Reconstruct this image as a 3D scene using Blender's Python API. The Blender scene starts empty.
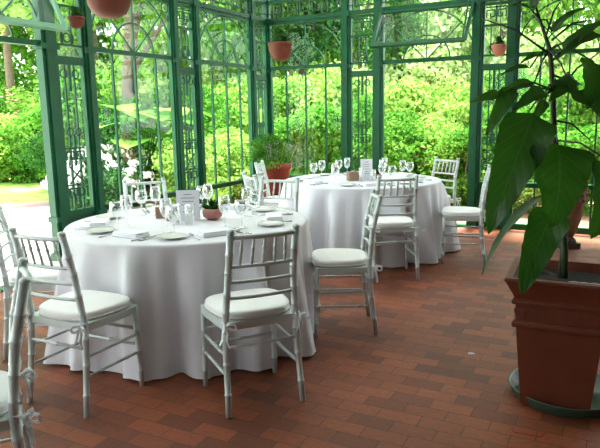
import bpy, math, random
from math import sin, cos, pi, radians, sqrt, atan2
from mathutils import Vector, Matrix, Euler
random.seed(7)
D = bpy.data; SC = bpy.context.scene; COL = SC.collection

# ------------------------------------------------------------------ helpers
class MB:
    def __init__(s): s.v = []; s.f = []; s.sm = []
    def add(s, vs, fs, smooth=False, M=None):
        o = len(s.v)
        for p in vs:
            p = Vector(p)
            s.v.append(tuple(M @ p) if M else tuple(p))
        for f in fs: s.f.append(tuple(i+o for i in f)); s.sm.append(smooth)
    def box(s, c, d, M=None, rz=0):
        x, y, z = d[0]/2, d[1]/2, d[2]/2
        R = Matrix.Translation(c) @ Matrix.Rotation(rz, 4, 'Z')
        if M: R = M @ R
        vs = [(i*x, j*y, k*z) for k in (-1, 1) for j in (-1, 1) for i in (-1, 1)]
        s.add(vs, [(0,2,3,1),(4,5,7,6),(0,1,5,4),(2,6,7,3),(0,4,6,2),(1,3,7,5)], False, R)
    def bar(s, a, b, w, d=None, up=(0,0,1), M=None):
        a = Vector(a); b = Vector(b); t = (b-a); L = t.length; t.normalize()
        u = Vector(up)
        if abs(t.dot(u)) > .98: u = Vector((1,0,0))
        r = t.cross(u).normalized(); u = r.cross(t).normalized(); d = d or w
        vs = []
        for p in (a, b):
            for i, j in ((-1,-1),(1,-1),(1,1),(-1,1)): vs.append(p + r*i*w/2 + u*j*d/2)
        s.add(vs, [(3,2,1,0),(4,5,6,7),(0,1,5,4),(1,2,6,5),(2,3,7,6),(3,0,4,7)], False, M)
    def tube(s, pts, rad, seg=8, M=None, caps=True):
        pts = [Vector(p) for p in pts]; n = len(pts)
        if not hasattr(rad, '__len__'): rad = [rad]*n
        vs = []; fs = []; r0 = None
        for i, p in enumerate(pts):
            t = (pts[min(i+1, n-1)] - pts[max(i-1, 0)])
            if t.length < 1e-9: t = Vector((0,0,1))
            t.normalize()
            if r0 is None:
                r0 = t.cross(Vector((0,0,1)) if abs(t.z) < .9 else Vector((1,0,0))).normalized()
            r = (r0 - t*r0.dot(t)).normalized(); r0 = r; q = t.cross(r)
            for k in range(seg):
                a = 2*pi*k/seg; vs.append(p + (r*cos(a) + q*sin(a))*rad[i])
        for i in range(n-1):
            for k in range(seg):
                k2 = (k+1) % seg
                fs.append((i*seg+k, i*seg+k2, (i+1)*seg+k2, (i+1)*seg+k))
        if caps:
            fs.append(tuple(range(seg-1, -1, -1))); fs.append(tuple((n-1)*seg+k for k in range(seg)))
        s.add(vs, fs, True, M)
    def lathe(s, prof, seg=24, M=None, c=(0,0,0), smooth=True):
        vs = []; fs = []; n = len(prof)
        for r, z in prof:
            for k in range(seg):
                a = 2*pi*k/seg; vs.append((c[0]+r*cos(a), c[1]+r*sin(a), c[2]+z))
        for i in range(n-1):
            for k in range(seg):
                k2 = (k+1) % seg
                fs.append((i*seg+k, i*seg+k2, (i+1)*seg+k2, (i+1)*seg+k))
        if prof[0][0] > 1e-4: fs.append(tuple(range(seg-1, -1, -1)))
        if prof[-1][0] > 1e-4: fs.append(tuple((n-1)*seg+k for k in range(seg)))
        s.add(vs, fs, smooth, M)
    def slab(s, pts, z0, z1, bev=.0, M=None):
        # outline extruded with a softened top and bottom edge
        n = len(pts); cx = sum(p[0] for p in pts)/n; cy = sum(p[1] for p in pts)/n
        def ring(k, z): return [(cx+(x-cx)*k, cy+(y-cy)*k, z) for x, y in pts]
        h = z1-z0
        rings = [ring(1-bev, z0), ring(1-bev*.25, z0+h*.18), ring(1, z0+h*.5), ring(1-bev*.25, z0+h*.82), ring(1-bev, z1-h*.03), ring(1-bev*3, z1), ring(.3, z1+h*.12)] if bev else [ring(1, z0), ring(1, z1)]
        vs = [p for r in rings for p in r]; fs = []
        for i in range(len(rings)-1):
            for k in range(n):
                k2 = (k+1) % n; fs.append((i*n+k, i*n+k2, (i+1)*n+k2, (i+1)*n+k))
        fs.append(tuple(range(n-1, -1, -1))); fs.append(tuple((len(rings)-1)*n+k for k in range(n)))
        s.add(vs, fs, bool(bev), M)
    def mesh(s, name):
        me = D.meshes.new(name); me.from_pydata(s.v, [], s.f)
        me.polygons.foreach_set('use_smooth', s.sm); me.update()
        return me
    def build(s, name, mat, parent=None):
        o = D.objects.new(name, s.mesh(name)); COL.objects.link(o)
        if mat: o.data.materials.append(mat)
        if parent: o.parent = parent
        return o

def tag(o, label=None, cat=None, group=None, kind=None):
    if label: o['label'] = label
    if cat: o['category'] = cat
    if group: o['group'] = group
    if kind: o['kind'] = kind
    return o
def empty(name, loc=(0,0,0), rz=0):
    o = D.objects.new(name, None); COL.objects.link(o); o.empty_display_size = .1
    o.location = loc; o.rotation_euler = (0, 0, rz); return o
def copy_tree(o, parent=None):
    c = o.copy(); COL.objects.link(c); c.parent = parent
    for ch in list(o.children): copy_tree(ch, c)
    return c

# ------------------------------------------------------------------ materials
def mat(name, col, rough=.5, metal=0, var=0, bump=0, scale=20, spec=.5, sheen=0):
    m = D.materials.new(name); m.use_nodes = True; N = m.node_tree; b = N.nodes['Principled BSDF']
    b.inputs['Base Color'].default_value = (*col, 1); b.inputs['Roughness'].default_value = rough
    b.inputs['Metallic'].default_value = metal; b.inputs['Specular IOR Level'].default_value = spec
    if sheen: b.inputs['Sheen Weight'].default_value = sheen
    tc = N.nodes.new('ShaderNodeTexCoord'); nz = N.nodes.new('ShaderNodeTexNoise')
    nz.inputs['Scale'].default_value = scale; nz.inputs['Detail'].default_value = 4
    N.links.new(tc.outputs['Object'], nz.inputs['Vector'])
    if var:
        mx = N.nodes.new('ShaderNodeMix'); mx.data_type = 'RGBA'
        mx.inputs['A'].default_value = (*[c*(1-var) for c in col], 1); mx.inputs['B'].default_value = (*[min(1, c*(1+var)) for c in col], 1)
        N.links.new(nz.outputs['Fac'], mx.inputs['Factor']); N.links.new(mx.outputs['Result'], b.inputs['Base Color'])
    if bump:
        bp = N.nodes.new('ShaderNodeBump'); bp.inputs['Strength'].default_value = bump; bp.inputs['Distance'].default_value = .01
        N.links.new(nz.outputs['Fac'], bp.inputs['Height']); N.links.new(bp.outputs['Normal'], b.inputs['Normal'])
    return m
def glassmat(name, tint=(.93,.97,.95), gloss=.06, edge=.5, mx_=.55):
    m = D.materials.new(name); m.use_nodes = True; N = m.node_tree; N.nodes.clear()
    out = N.nodes.new('ShaderNodeOutputMaterial'); t = N.nodes.new('ShaderNodeBsdfTransparent'); g = N.nodes.new('ShaderNodeBsdfGlossy')
    t.inputs['Color'].default_value = (*tint, 1); g.inputs['Roughness'].default_value = .03; g.inputs['Color'].default_value = (1,1,1,1)
    lw = N.nodes.new('ShaderNodeLayerWeight'); lw.inputs['Blend'].default_value = edge
    mr = N.nodes.new('ShaderNodeMapRange'); mr.inputs['To Min'].default_value = gloss; mr.inputs['To Max'].default_value = min(1, gloss+mx_)
    mx = N.nodes.new('ShaderNodeMixShader')
    N.links.new(lw.outputs['Facing'], mr.inputs['Value']); N.links.new(mr.outputs['Result'], mx.inputs['Fac'])
    N.links.new(t.outputs[0], mx.inputs[1]); N.links.new(g.outputs[0], mx.inputs[2]); N.links.new(mx.outputs[0], out.inputs['Surface'])
    return m
def leafmat(name, c1, c2, c3, trans=.5, gloss=.0, scale=1.3):
    m = D.materials.new(name); m.use_nodes = True; N = m.node_tree; N.nodes.clear()
    out = N.nodes.new('ShaderNodeOutputMaterial'); df = N.nodes.new('ShaderNodeBsdfDiffuse'); tr = N.nodes.new('ShaderNodeBsdfTranslucent')
    geo = N.nodes.new('ShaderNodeNewGeometry'); cr = N.nodes.new('ShaderNodeValToRGB')
    cr.color_ramp.elements[0].color = (*c1, 1); cr.color_ramp.elements[1].color = (*c3, 1)
    e = cr.color_ramp.elements.new(.5); e.color = (*c2, 1)
    nz = N.nodes.new('ShaderNodeTexNoise'); nz.inputs['Scale'].default_value = scale; nz.inputs['Detail'].default_value = 2
    tc = N.nodes.new('ShaderNodeTexCoord'); N.links.new(tc.outputs['Object'], nz.inputs['Vector'])
    mm = N.nodes.new('ShaderNodeMath'); mm.operation = 'MULTIPLY_ADD'; mm.inputs[1].default_value = .55
    N.links.new(geo.outputs['Random Per Island'], mm.inputs[0]); 
    m2 = N.nodes.new('ShaderNodeMath'); m2.operation = 'MULTIPLY_ADD'; m2.inputs[1].default_value = 1.3; m2.inputs[2].default_value = -.42
    N.links.new(nz.outputs['Fac'], m2.inputs[0]); N.links.new(m2.outputs[0], mm.inputs[2])
    N.links.new(mm.outputs[0], cr.inputs['Fac'])
    mx = N.nodes.new('ShaderNodeMixShader'); mx.inputs['Fac'].default_value = trans
    for n in (df, tr): N.links.new(cr.outputs['Color'], n.inputs['Color'])
    N.links.new(df.outputs[0], mx.inputs[1]); N.links.new(tr.outputs[0], mx.inputs[2]); N.links.new(mx.outputs[0], out.inputs['Surface'])
    return m

M_IRON = mat('green_iron', (.004,.088,.032), .45, var=.3, scale=6, spec=.3)
M_IRON_LIT = mat('lit_green_iron', (.10,.30,.16), .35, var=.15, scale=6, spec=.6)  # lit copy of the green iron, light caught by the sash painted in
M_GLASS = glassmat('window_glass', (.90,.97,.92), .008, .2, .07)
def milk():
    m = D.materials.new('diffusing_roof_glass'); m.use_nodes = True; N = m.node_tree; N.nodes.clear()
    out = N.nodes.new('ShaderNodeOutputMaterial'); t = N.nodes.new('ShaderNodeBsdfTranslucent'); t.inputs['Color'].default_value = (.42,.44,.43,1)
    N.links.new(t.outputs[0], out.inputs['Surface']); return m
M_MILK = milk()  # unseen milky roof glass, added to spread soft top light
M_STEM = glassmat('drinking_glass', (.95,.97,.97), .10, .45)
M_CHAIR = mat('silver_paint', (.60,.66,.65), .36, metal=.1, var=.07, scale=15, spec=.6)
M_CUSH = mat('cushion_fabric', (.86,.84,.83), .8, var=.04, bump=.15, scale=60, sheen=.2)
M_TIE = mat('ribbon_fabric', (.82,.83,.86), .6, var=.05, scale=40)
M_CLOTH = mat('table_linen', (.72,.72,.80), .55, var=.03, bump=.06, scale=25, sheen=.3)
M_NAP = mat('napkin_linen', (.85,.86,.9), .75, var=.03, bump=.15, scale=70)
M_CHINA = mat('white_china', (.78,.78,.74), .15, var=.02, spec=.7)
M_STEEL = mat('cutlery_steel', (.55,.55,.56), .18, metal=1)
M_TERRA = mat('terracotta', (.14,.028,.009), .6, var=.35, bump=.4, scale=9)
M_TERRA2 = mat('bright_terracotta', (.26,.04,.018), .7, var=.25, bump=.2, scale=9)
M_SOIL = mat('potting_soil', (.018,.013,.01), .95, var=.5, bump=1, scale=60)
M_SAUCER = mat('green_plastic', (.05,.09,.06), .4, var=.2, scale=10)
M_BARK = mat('bark', (.16,.12,.09), .9, var=.5, bump=.8, scale=14)
M_STALK = mat('plant_stem', (.03,.05,.015), .6, var=.3, scale=30)
M_CARD = mat('menu_paper', (.82,.82,.88), .7, var=.03, scale=10)
M_INK = mat('printed_ink', (.22,.22,.26), .8)
M_WOOD = mat('pale_wood', (.32,.19,.13), .6, var=.3, scale=30)
M_AMBER = mat('amber_glass', (.30,.15,.02), .15, var=.2)
M_PINK = mat('coral_ceramic', (.42,.17,.14), .5, var=.2, scale=30)
M_WAX = mat('candle_wax', (.8,.78,.7), .5)
M_ROOF = mat('ceiling_paint', (.07,.11,.08), .6, var=.2, scale=3)
M_WALL = mat('wall_paint', (.10,.13,.10), .7, var=.2, scale=3)
M_WIRE = mat('dark_wire', (.02,.03,.02), .5)
M_WHITE = mat('white_canvas', (.85,.86,.9), .6)
M_RED = mat('red_paint', (.35,.02,.01), .6)
L_LIME = leafmat('lime_leaves', (.06,.21,.03), (.34,.56,.11), (.78,.88,.36), .5)
L_GREEN = leafmat('green_leaves', (.03,.13,.02), (.12,.34,.04), (.36,.55,.12), .45)
L_DARK = leafmat('dark_leaves', (.012,.06,.015), (.05,.17,.04), (.14,.30,.08), .4)
L_PALE = leafmat('blown_out_leaves', (.14,.28,.08), (.42,.58,.22), (.8,.85,.5), .5)  # glare and haze on distant foliage, put into a paler leaf colour
L_TREE = leafmat('tree_leaves', (.03,.11,.02), (.14,.34,.05), (.42,.58,.12), .5, scale=.5)
L_TREED = leafmat('dark_tree_leaves', (.012,.06,.015), (.06,.19,.04), (.22,.38,.10), .45, scale=.5)
L_WHITEF = leafmat('white_petals', (.7,.6,.65), (.85,.8,.82), (.95,.95,.95), .4)
L_PINKF = leafmat('pink_petals', (.6,.05,.10), (.75,.25,.3), (.9,.6,.6), .4)

def plantleaf():
    m = D.materials.new('big_leaf'); m.use_nodes = True; N = m.node_tree; N.nodes.clear()
    out = N.nodes.new('ShaderNodeOutputMaterial'); df = N.nodes.new('ShaderNodeBsdfPrincipled'); tr = N.nodes.new('ShaderNodeBsdfTranslucent')
    df.inputs['Roughness'].default_value = .38
    uv = N.nodes.new('ShaderNodeUVMap'); sp = N.nodes.new('ShaderNodeSeparateXYZ'); N.links.new(uv.outputs[0], sp.inputs[0])
    # u across (-.5..5 => 0..1), v along: veins = v - |u-.5|*k
    def mth(op, a, b=None):
        n = N.nodes.new('ShaderNodeMath'); n.operation = op
        for i, q in enumerate((a, b)):
            if q is None: continue
            if isinstance(q, (int, float)): n.inputs[i].default_value = q
            else: N.links.new(q, n.inputs[i])
        return n.outputs[0]
    au = mth('ABSOLUTE', mth('SUBTRACT', sp.outputs[0], .5))
    s = mth('SUBTRACT', sp.outputs[1], mth('MULTIPLY', au, .55))
    w = mth('PINGPONG', mth('MULTIPLY', s, 9), .5)            # 0 at vein
    vein = mth('LESS_THAN', w, .05); mid = mth('LESS_THAN', au, .018); vv = mth('MAXIMUM', vein, mid)
    mx = N.nodes.new('ShaderNodeMix'); mx.data_type = 'RGBA'; mx.inputs['A'].default_value = (.012,.05,.008,1); mx.inputs['B'].default_value = (.025,.075,.014,1)
    N.links.new(vv, mx.inputs['Factor']); N.links.new(mx.outputs['Result'], df.inputs['Base Color'])
    bp = N.nodes.new('ShaderNodeBump'); bp.inputs['Strength'].default_value = .25; bp.inputs['Distance'].default_value = .006
    N.links.new(w, bp.inputs['Height']); N.links.new(bp.outputs[0], df.inputs['Normal'])
    m3 = N.nodes.new('ShaderNodeMix'); m3.data_type = 'RGBA'; m3.inputs['A'].default_value = (.045,.17,.012,1); m3.inputs['B'].default_value = (.07,.22,.025,1)
    N.links.new(vv, m3.inputs['Factor']); N.links.new(m3.outputs['Result'], tr.inputs['Color'])
    ms = N.nodes.new('ShaderNodeMixShader'); ms.inputs['Fac'].default_value = .38
    N.links.new(df.outputs[0], ms.inputs[1]); N.links.new(tr.outputs[0], ms.inputs[2]); N.links.new(ms.outputs[0], out.inputs['Surface'])
    return m
L_BIG = plantleaf()

# ------------------------------------------------------------------ camera
CH = 1.442; PIT = radians(10.018); ROLL = radians(.97); F = 615.2
cam = D.cameras.new('camera'); co = D.objects.new('camera', cam); COL.objects.link(co); SC.camera = co
cam.sensor_width = 36; cam.lens = F/600*36; cam.clip_end = 300; cam.clip_start = .05
fw = Vector((0, cos(PIT), -sin(PIT))); up = Vector((0, sin(PIT), cos(PIT))); rt = Vector((1,0,0))
rt2 = rt*cos(ROLL) - up*sin(ROLL)
up2 = rt*sin(ROLL) + up*cos(ROLL)
Mx = Matrix((rt2, up2, -fw)).transposed().to_4x4(); Mx.translation = (0, 0, CH); co.matrix_world = Mx

def at(px, py, Y):      # world point seen at a pixel at a given distance into the room
    a = px-300; b = py-224; c, s = cos(ROLL), sin(ROLL); X = a*c-b*s; Q = a*s+b*c
    r = Vector((X/F, cos(PIT)-Q/F*sin(PIT), -sin(PIT)-Q/F*cos(PIT))); t = Y/r.y
    return Vector((r.x*t, Y, CH+r.z*t))

# ------------------------------------------------------------------ room frame
C0 = Vector((-.435, 9.181, 0)); YAW = radians(27.883)
DB = Vector((cos(YAW), -sin(YAW), 0)); DL = Vector((-sin(YAW), -cos(YAW), 0))
RB = Matrix(((DB.x, DL.x, 0, C0.x), (DB.y, DL.y, 0, C0.y), (0, 0, 1, 0), (0, 0, 0, 1)))     # (along back wall, along left wall, up)
AW, BW, ZC = 8.2, 10.2, 3.35

def struct(mb, name, m, parent=None):
    o = mb.build(name, m, parent)
    if not parent: o['kind'] = 'structure'
    return o
# wall frame: W(k, out, z) -> k along the wall from the corner, 'out' towards inside
def frame_of(which):
    if which == 'b':
        return Matrix(((DB.x, DL.x, 0, C0.x), (DB.y, DL.y, 0, C0.y), (0,0,1,0), (0,0,0,1)))
    return Matrix(((DL.x, DB.x, 0, C0.x), (DL.y, DB.y, 0, C0.y), (0,0,1,0), (0,0,0,1)))

# floor with brick paving, courses parallel to the back wall
def brickmat():
    m = D.materials.new('brick_paving'); m.use_nodes = True; N = m.node_tree; b = N.nodes['Principled BSDF']
    tc = N.nodes.new('ShaderNodeTexCoord'); br = N.nodes.new('ShaderNodeTexBrick')
    N.links.new(tc.outputs['Object'], br.inputs['Vector'])
    br.inputs['Scale'].default_value = 1; br.inputs['Brick Width'].default_value = .205; br.inputs['Row Height'].default_value = .102
    br.inputs['Mortar Size'].default_value = .0022; br.inputs['Mortar Smooth'].default_value = .4; br.inputs['Bias'].default_value = -.1
    br.inputs['Color1'].default_value = (.29,.074,.026,1); br.inputs['Color2'].default_value = (.13,.035,.016,1); br.inputs['Mortar'].default_value = (.045,.022,.014,1)
    nz = N.nodes.new('ShaderNodeTexNoise'); nz.inputs['Scale'].default_value = 1.1; nz.inputs['Detail'].default_value = 5
    N.links.new(tc.outputs['Object'], nz.inputs['Vector'])
    n2 = N.nodes.new('ShaderNodeTexNoise'); n2.inputs['Scale'].default_value = 35; n2.inputs['Detail'].default_value = 5
    N.links.new(tc.outputs['Object'], n2.inputs['Vector'])
    hs = N.nodes.new('ShaderNodeMix'); hs.data_type = 'RGBA'; hs.blend_type = 'MULTIPLY'; hs.inputs['Factor'].default_value = .55
    cr = N.nodes.new('ShaderNodeValToRGB'); cr.color_ramp.elements[0].position = .3; cr.color_ramp.elements[1].position = .7
    cr.color_ramp.elements[0].color = (.45,.42,.42,1); cr.color_ramp.elements[1].color = (1.2,1.15,1.1,1)
    N.links.new(nz.outputs['Fac'], cr.inputs['Fac'])
    N.links.new(br.outputs['Color'], hs.inputs['A']); N.links.new(cr.outputs['Color'], hs.inputs['B'])
    h2 = N.nodes.new('ShaderNodeMix'); h2.data_type = 'RGBA'; h2.blend_type = 'OVERLAY'; h2.inputs['Factor'].default_value = .5
    N.links.new(hs.outputs['Result'], h2.inputs['A']); N.links.new(n2.outputs['Fac'], h2.inputs['B'])
    N.links.new(h2.outputs['Result'], b.inputs['Base Color'])
    mr = N.nodes.new('ShaderNodeMapRange'); mr.inputs['To Min'].default_value = .45; mr.inputs['To Max'].default_value = .75
    N.links.new(n2.outputs['Fac'], mr.inputs['Value']); N.links.new(mr.outputs['Result'], b.inputs['Roughness'])
    ad = N.nodes.new('ShaderNodeMath'); ad.operation = 'MULTIPLY_ADD'; ad.inputs[1].default_value = -1.2
    N.links.new(br.outputs['Fac'], ad.inputs[0]); N.links.new(n2.outputs['Fac'], ad.inputs[2])
    bp = N.nodes.new('ShaderNodeBump'); bp.inputs['Strength'].default_value = .5; bp.inputs['Distance'].default_value = .004
    N.links.new(ad.outputs[0], bp.inputs['Height']); N.links.new(bp.outputs[0], b.inputs['Normal'])
    b.inputs['Specular IOR Level'].default_value = .4
    return m
fl = MB(); fl.box((AW/2, BW/2, -.05), (AW+.3, BW+.3, .1)); o = struct(fl, 'floor', brickmat()); o.matrix_world = RB

# unseen ceiling: boards shaped to darken the foreground, diffusing glass to light the tables
cl = MB()
B_OPEN = 6.4; A_OPEN = 3.5
cl.box((AW/2, (B_OPEN+BW)/2, ZC+.05), (AW+.3, BW-B_OPEN+.3, .1), RB)
cl.box(((A_OPEN+AW)/2, B_OPEN/2, ZC+.05), (AW-A_OPEN+.3, B_OPEN+.3, .1), RB)
for k in range(5): cl.box((A_OPEN*k/4, B_OPEN/2, ZC+.05), (.06, B_OPEN+.3, .12), RB)
for k in range(6): cl.box((A_OPEN/2, B_OPEN*k/5, ZC+.05), (A_OPEN+.3, .05, .1), RB)
ceil = struct(cl, 'ceiling', M_ROOF)
cg = MB(); cg.box((A_OPEN/2, B_OPEN/2-.05, ZC+.13), (A_OPEN+.3, B_OPEN+.1, .008), RB); struct(cg, 'roof_glass', M_MILK, ceil)

# posts
PW = .105
LK = [0, .431, 1.696, 2.107, 3.424, 3.896, 5.19, 5.62, 6.90, 7.32, 8.6, 9.02, 10.2]
BK = [1.247, 1.712, 2.996, 3.412, 4.68, 5.11, 6.40, 6.82, 8.1]
tn = 0
def post(k, which, w, d=.11):
    global tn; tn += 1
    p = MB(); W = frame_of(which)
    p.box((k, 0, ZC/2), (w, d*.7, ZC), W)
    p.box((k, 0, ZC/2), (w*.55, d, ZC), W)
    for dz, ww, h in ((.1, w*1.18, .2), (.52, w*1.12, .05), (2.09, w*1.15, .05), (2.77, w*1.2, .07)):
        p.box((k, 0, dz), (ww, d*1.05, h), W)
    return struct(p, 'trim_%d' % tn, M_IRON)
for i, k in enumerate(LK): post(k, 'l', .17 if i == 5 else (.095 if i == 0 else .105), .12)
for i, k in enumerate(BK): post(k, 'b', .125 if i == 0 else (.12 if i in (1,) else .105), .12)

# frieze and beams
def frieze(which, name, L):
    m = MB(); W = frame_of(which)
    for z, h, d in ((2.775, .05, .09), (3.02, .045, .10), (3.30, .10, .12)): m.box((L/2, 0, z), (L, d, h), W)
    m.box((L/2, .03, 2.70 + .16), (L, .02, .012), W)
    # Greek-key ironwork between the two beams
    k = .12; i = 0
    while k < min(L, 7) - .2:
        x0 = k; zt, zb = 2.985, 2.815
        if i % 2 == 0:
            P = [(0, zb), (0, zt), (.15, zt), (.15, zb+.04), (.05, zb+.04), (.05, zt-.05), (.10, zt-.05)]
        else:
            P = [(.15, zb), (.15, zt), (0, zt), (0, zb+.04), (.10, zb+.04), (.10, zt-.05), (.05, zt-.05)]
        for a, b in zip(P[:-1], P[1:]): m.bar((x0+a[0], 0, a[1]), (x0+b[0], 0, b[1]), .013, .013, (0,1,0), W)
        k += .19 if i % 3 else .23; i += 1
    # upper tracery
    k = 0.1
    while k < min(L, 7):
        m.bar((k, 0, 3.04), (k+.14, 0, 3.27), .012, .012, (0,1,0), W); m.bar((k+.14, 0, 3.04), (k, 0, 3.27), .012, .012, (0,1,0), W); k += .16
    return struct(m, name, M_IRON)
frieze('l', 'wall_left', BW); frieze('b', 'wall_back', AW)
wr = MB(); wr.box((AW+.06, BW/2, ZC/2), (.1, BW+.3, ZC), RB); struct(wr, 'wall_right', M_WALL)
wf = MB(); wf.box((AW/2, BW+.06, .4), (AW+.3, .1, .8), RB); wf.box((AW/2, BW+.06, (2.9+ZC)/2), (AW+.3, .1, ZC-2.9), RB); wf.box((5.6, BW+.06, 1.85), (5.5, .1, 2.1), RB); wf.box((1.4, BW+.06, 1.2), (3, .1, .8), RB)
for k in range(4): wf.box((.3+.78*k, BW+.06, 1.85), (.08, .1, 2.1), RB)
struct(wf, 'wall_front', M_WALL)  # unseen wall behind the camera, its opening added to brighten the chair backs

ZT = 2.11; ZS = .55
def arc(m, c, z, r, W, w=.016, n=18, a0=0, a1=pi, d=.02):
    pts = [(c+r*cos(a0+(a1-a0)*i/n), 0, z+r*sin(a0+(a1-a0)*i/n)) for i in range(n+1)]
    for a, b in zip(pts[:-1], pts[1:]): m.bar(a, b, w, d, (0,1,0), W)
wn = 0
def fan(m, c, W, R, z=ZT):
    r2 = .5*R
    arc(m, c, z, R, W); arc(m, c, z, r2, W)
    for a in (pi/4, pi/2, 3*pi/4):
        m.bar((c, 0, z), (c+(R+.02)*cos(a), 0, z+(R+.02)*sin(a)), .014, .02, (0,1,0), W)
    # spandrel scrolls in the corners
    for s in (-1, 1):
        arc(m, c+s*(R-.09), z+R-.08, .055, W, .01, 12, 0, 2*pi, .012)
        arc(m, c+s*(R-.03), z+R-.19, .03, W, .01, 10, 0, 2*pi, .012)
        arc(m, c+s*(R-.20), z+R-.03, .025, W, .01, 10, 0, 2*pi, .012)
def wide(k0, k1, which):
    global wn; wn += 1
    W = frame_of(which); c = (k0+k1)/2; R = (k1-k0)/2-.035
    root = empty('window_%d' % wn); root['kind'] = 'structure'
    fr = MB(); e = .05
    for k in (k0+e, k1-e): fr.box((k, 0, 1.4), (.045, .05, 2.8), W)
    for z, h in ((.035, .07), (ZS, .05), (ZT, .045), (2.73, .04)): fr.box((c, 0, z), (k1-k0-.1, .055, h), W)
    fr.box((c, .035, ZS+.03), (k1-k0-.1, .07, .015), W)
    fr.build('window_frame', M_IRON, root)
    b = MB()
    for q in (.25, .5, .75):
        k = k0+(k1-k0)*q; b.bar((k, 0, .05), (k, 0, ZT), .02, .025, (0,1,0), W)
    b.build('glazing_bars', M_IRON, root)
    f = MB(); fan(f, c, W, R); f.build('fan_tracery', M_IRON, root)
    g = MB(); g.box((c, -.012, 1.4), (k1-k0-.1, .005, 2.72), W); g.build('glass_pane', M_GLASS, root)
def key(m, c, z, s, W):
    # pair of square spirals facing each other on a short stem
    w = .014
    for q in (-1, 1):
        P = [(.12*q, -.04), (.12*q, .05), (.02*q, .05), (.02*q, -.03), (.075*q, -.03), (.075*q, .015)]
        for a, b in zip(P[:-1], P[1:]): m.bar((c+a[0]*s, 0, z+a[1]*s), (c+b[0]*s, 0, z+b[1]*s), w, w, (0,1,0), W)
    m.bar((c, 0, z-.10*s), (c, 0, z+.10*s), .02, w, (0,1,0), W)
    m.bar((c-.13*s, 0, z+.085*s), (c+.13*s, 0, z+.085*s), w, w, (0,1,0), W)
def narrow(k0, k1, which):
    global wn; wn += 1
    W = frame_of(which); c = (k0+k1)/2; wd = k1-k0
    root = empty('window_%d' % wn); root['kind'] = 'structure'
    fr = MB()
    for k in (k0+.06, k1-.06): fr.box((k, 0, 1.4), (.035, .05, 2.8), W)
    for z, h in ((.035, .07), (ZS, .06), (1.98, .075), (2.12, .02), (2.47, .02), (2.72, .03)): fr.box((c, 0, z), (wd-.1, .055, h), W)
    fr.build('window_frame', M_IRON, root)
    pn = MB(); pn.box((c, 0, .3), (wd-.12, .025, .45), W); pn.box((c, .015, .3), (wd-.22, .02, .33), W); pn.build('base_panel', M_IRON, root)
    b = MB()
    for q in (-1, 1):
        k = c+q*.055; b.bar((k, 0, ZS), (k, 0, 1.95), .016, .02, (0,1,0), W)
        b.bar((k*1.0, 0, 2.12), (k, 0, 2.47), .014, .02, (0,1,0), W)
    b.build('glazing_bars', M_IRON, root)
    f = MB()
    key(f, c, 2.60, .95, W); key(f, c, 1.09, .9, W); key(f, c, .74, .9, W)
    arc(f, c, 2.19, .075, W, .012, 16, 0, 2*pi); arc(f, c, 2.19, .04, W, .012, 12, 0, 2*pi)
    for s in (-1, 1):
        f.bar((c-.09*s, 0, .83), (c+.09*s, 0, 1.0), .013, .013, (0,1,0), W)
        arc(f, c+s*.07, 1.86, .04, W, .011, 12, 0, 2*pi); arc(f, c+s*.05, 1.32, .035, W, .011, 12, 0, 2*pi)
    f.bar((c, 0, 1.7), (c, 0, 1.95), .03, .02, (0,1,0), W); f.bar((c, 0, 1.15), (c, 0, 1.3), .025, .02, (0,1,0), W)
    f.build('scroll_ornament', M_IRON, root)
    g = MB(); g.box((c, -.012, 1.65), (wd-.12, .005, 2.16), W); g.build('glass_pane', M_GLASS, root)
dn = 0
def doorway(k0, k1, which, ang, hop=M_IRON):
    global dn; dn += 1
    W = frame_of(which); c = (k0+k1)/2; R = (k1-k0)/2-.035
    root = empty('door_%d' % dn); root['kind'] = 'structure'
    fr = MB()
    for k in (k0+.05, k1-.05): fr.box((k, 0, 1.4), (.045, .06, 2.8), W)
    for z, h in ((ZT, .05), (2.74, .04)): fr.box((c, 0, z), (k1-k0-.1, .06, h), W)
    fr.box((c, 0, .01), (k1-k0-.1, .12, .02), W)
    fr.build('door_frame', M_IRON, root)
    f = MB(); fan(f, c, W, R); f.build('fan_tracery', M_IRON, root)
    # top-hung light standing open into the room
    H = .60; a = ang
    T = W @ Matrix.Translation((c, .05, 2.74)) @ Matrix.Rotation(a, 4, 'X')
    s = MB(); hw = (k1-k0)/2-.06
    s.box((0, 0, -H), (2*hw, .035, .05), T); s.box((0, 0, -.02), (2*hw, .03, .035), T)
    for q in (-1, 1): s.box((q*hw, 0, -H/2), (.035, .03, H), T)
    s.build('hopper_sash', hop, root)
    g = MB(); g.box((0, 0, -H/2), (2*hw, .005, H), T); g.build('glass_pane', M_GLASS, root)
    st = MB()
    for q in (-1, 1):
        p = T @ Vector((q*(hw-.03), 0, -H)); e = W @ Vector((c+q*(hw-.03), .04, 2.13)); st.bar(p, (e.x, e.y, 3.0), .018)
    st.build('stay_arm', hop, root)
for a, b, t in ((0,1,'n'),(1,2,'w'),(2,3,'n'),(3,4,'w'),(4,5,'n'),(5,6,'d'),(6,7,'n'),(7,8,'w'),(8,9,'n'),(9,10,'w'),(10,11,'n')):
    if t == 'n': narrow(LK[a], LK[b], 'l')
    elif t == 'w': wide(LK[a], LK[b], 'l')
    else: doorway(LK[a], LK[b], 'l', radians(28), M_IRON_LIT)
wide(0, BK[0], 'b'); narrow(BK[0], BK[1], 'b'); doorway(BK[1], BK[2], 'b', radians(40), M_IRON); narrow(BK[2], BK[3], 'b')
wide(BK[3], BK[4], 'b'); narrow(BK[4], BK[5], 'b'); wide(BK[5], BK[6], 'b'); narrow(BK[6], BK[7], 'b')

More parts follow.
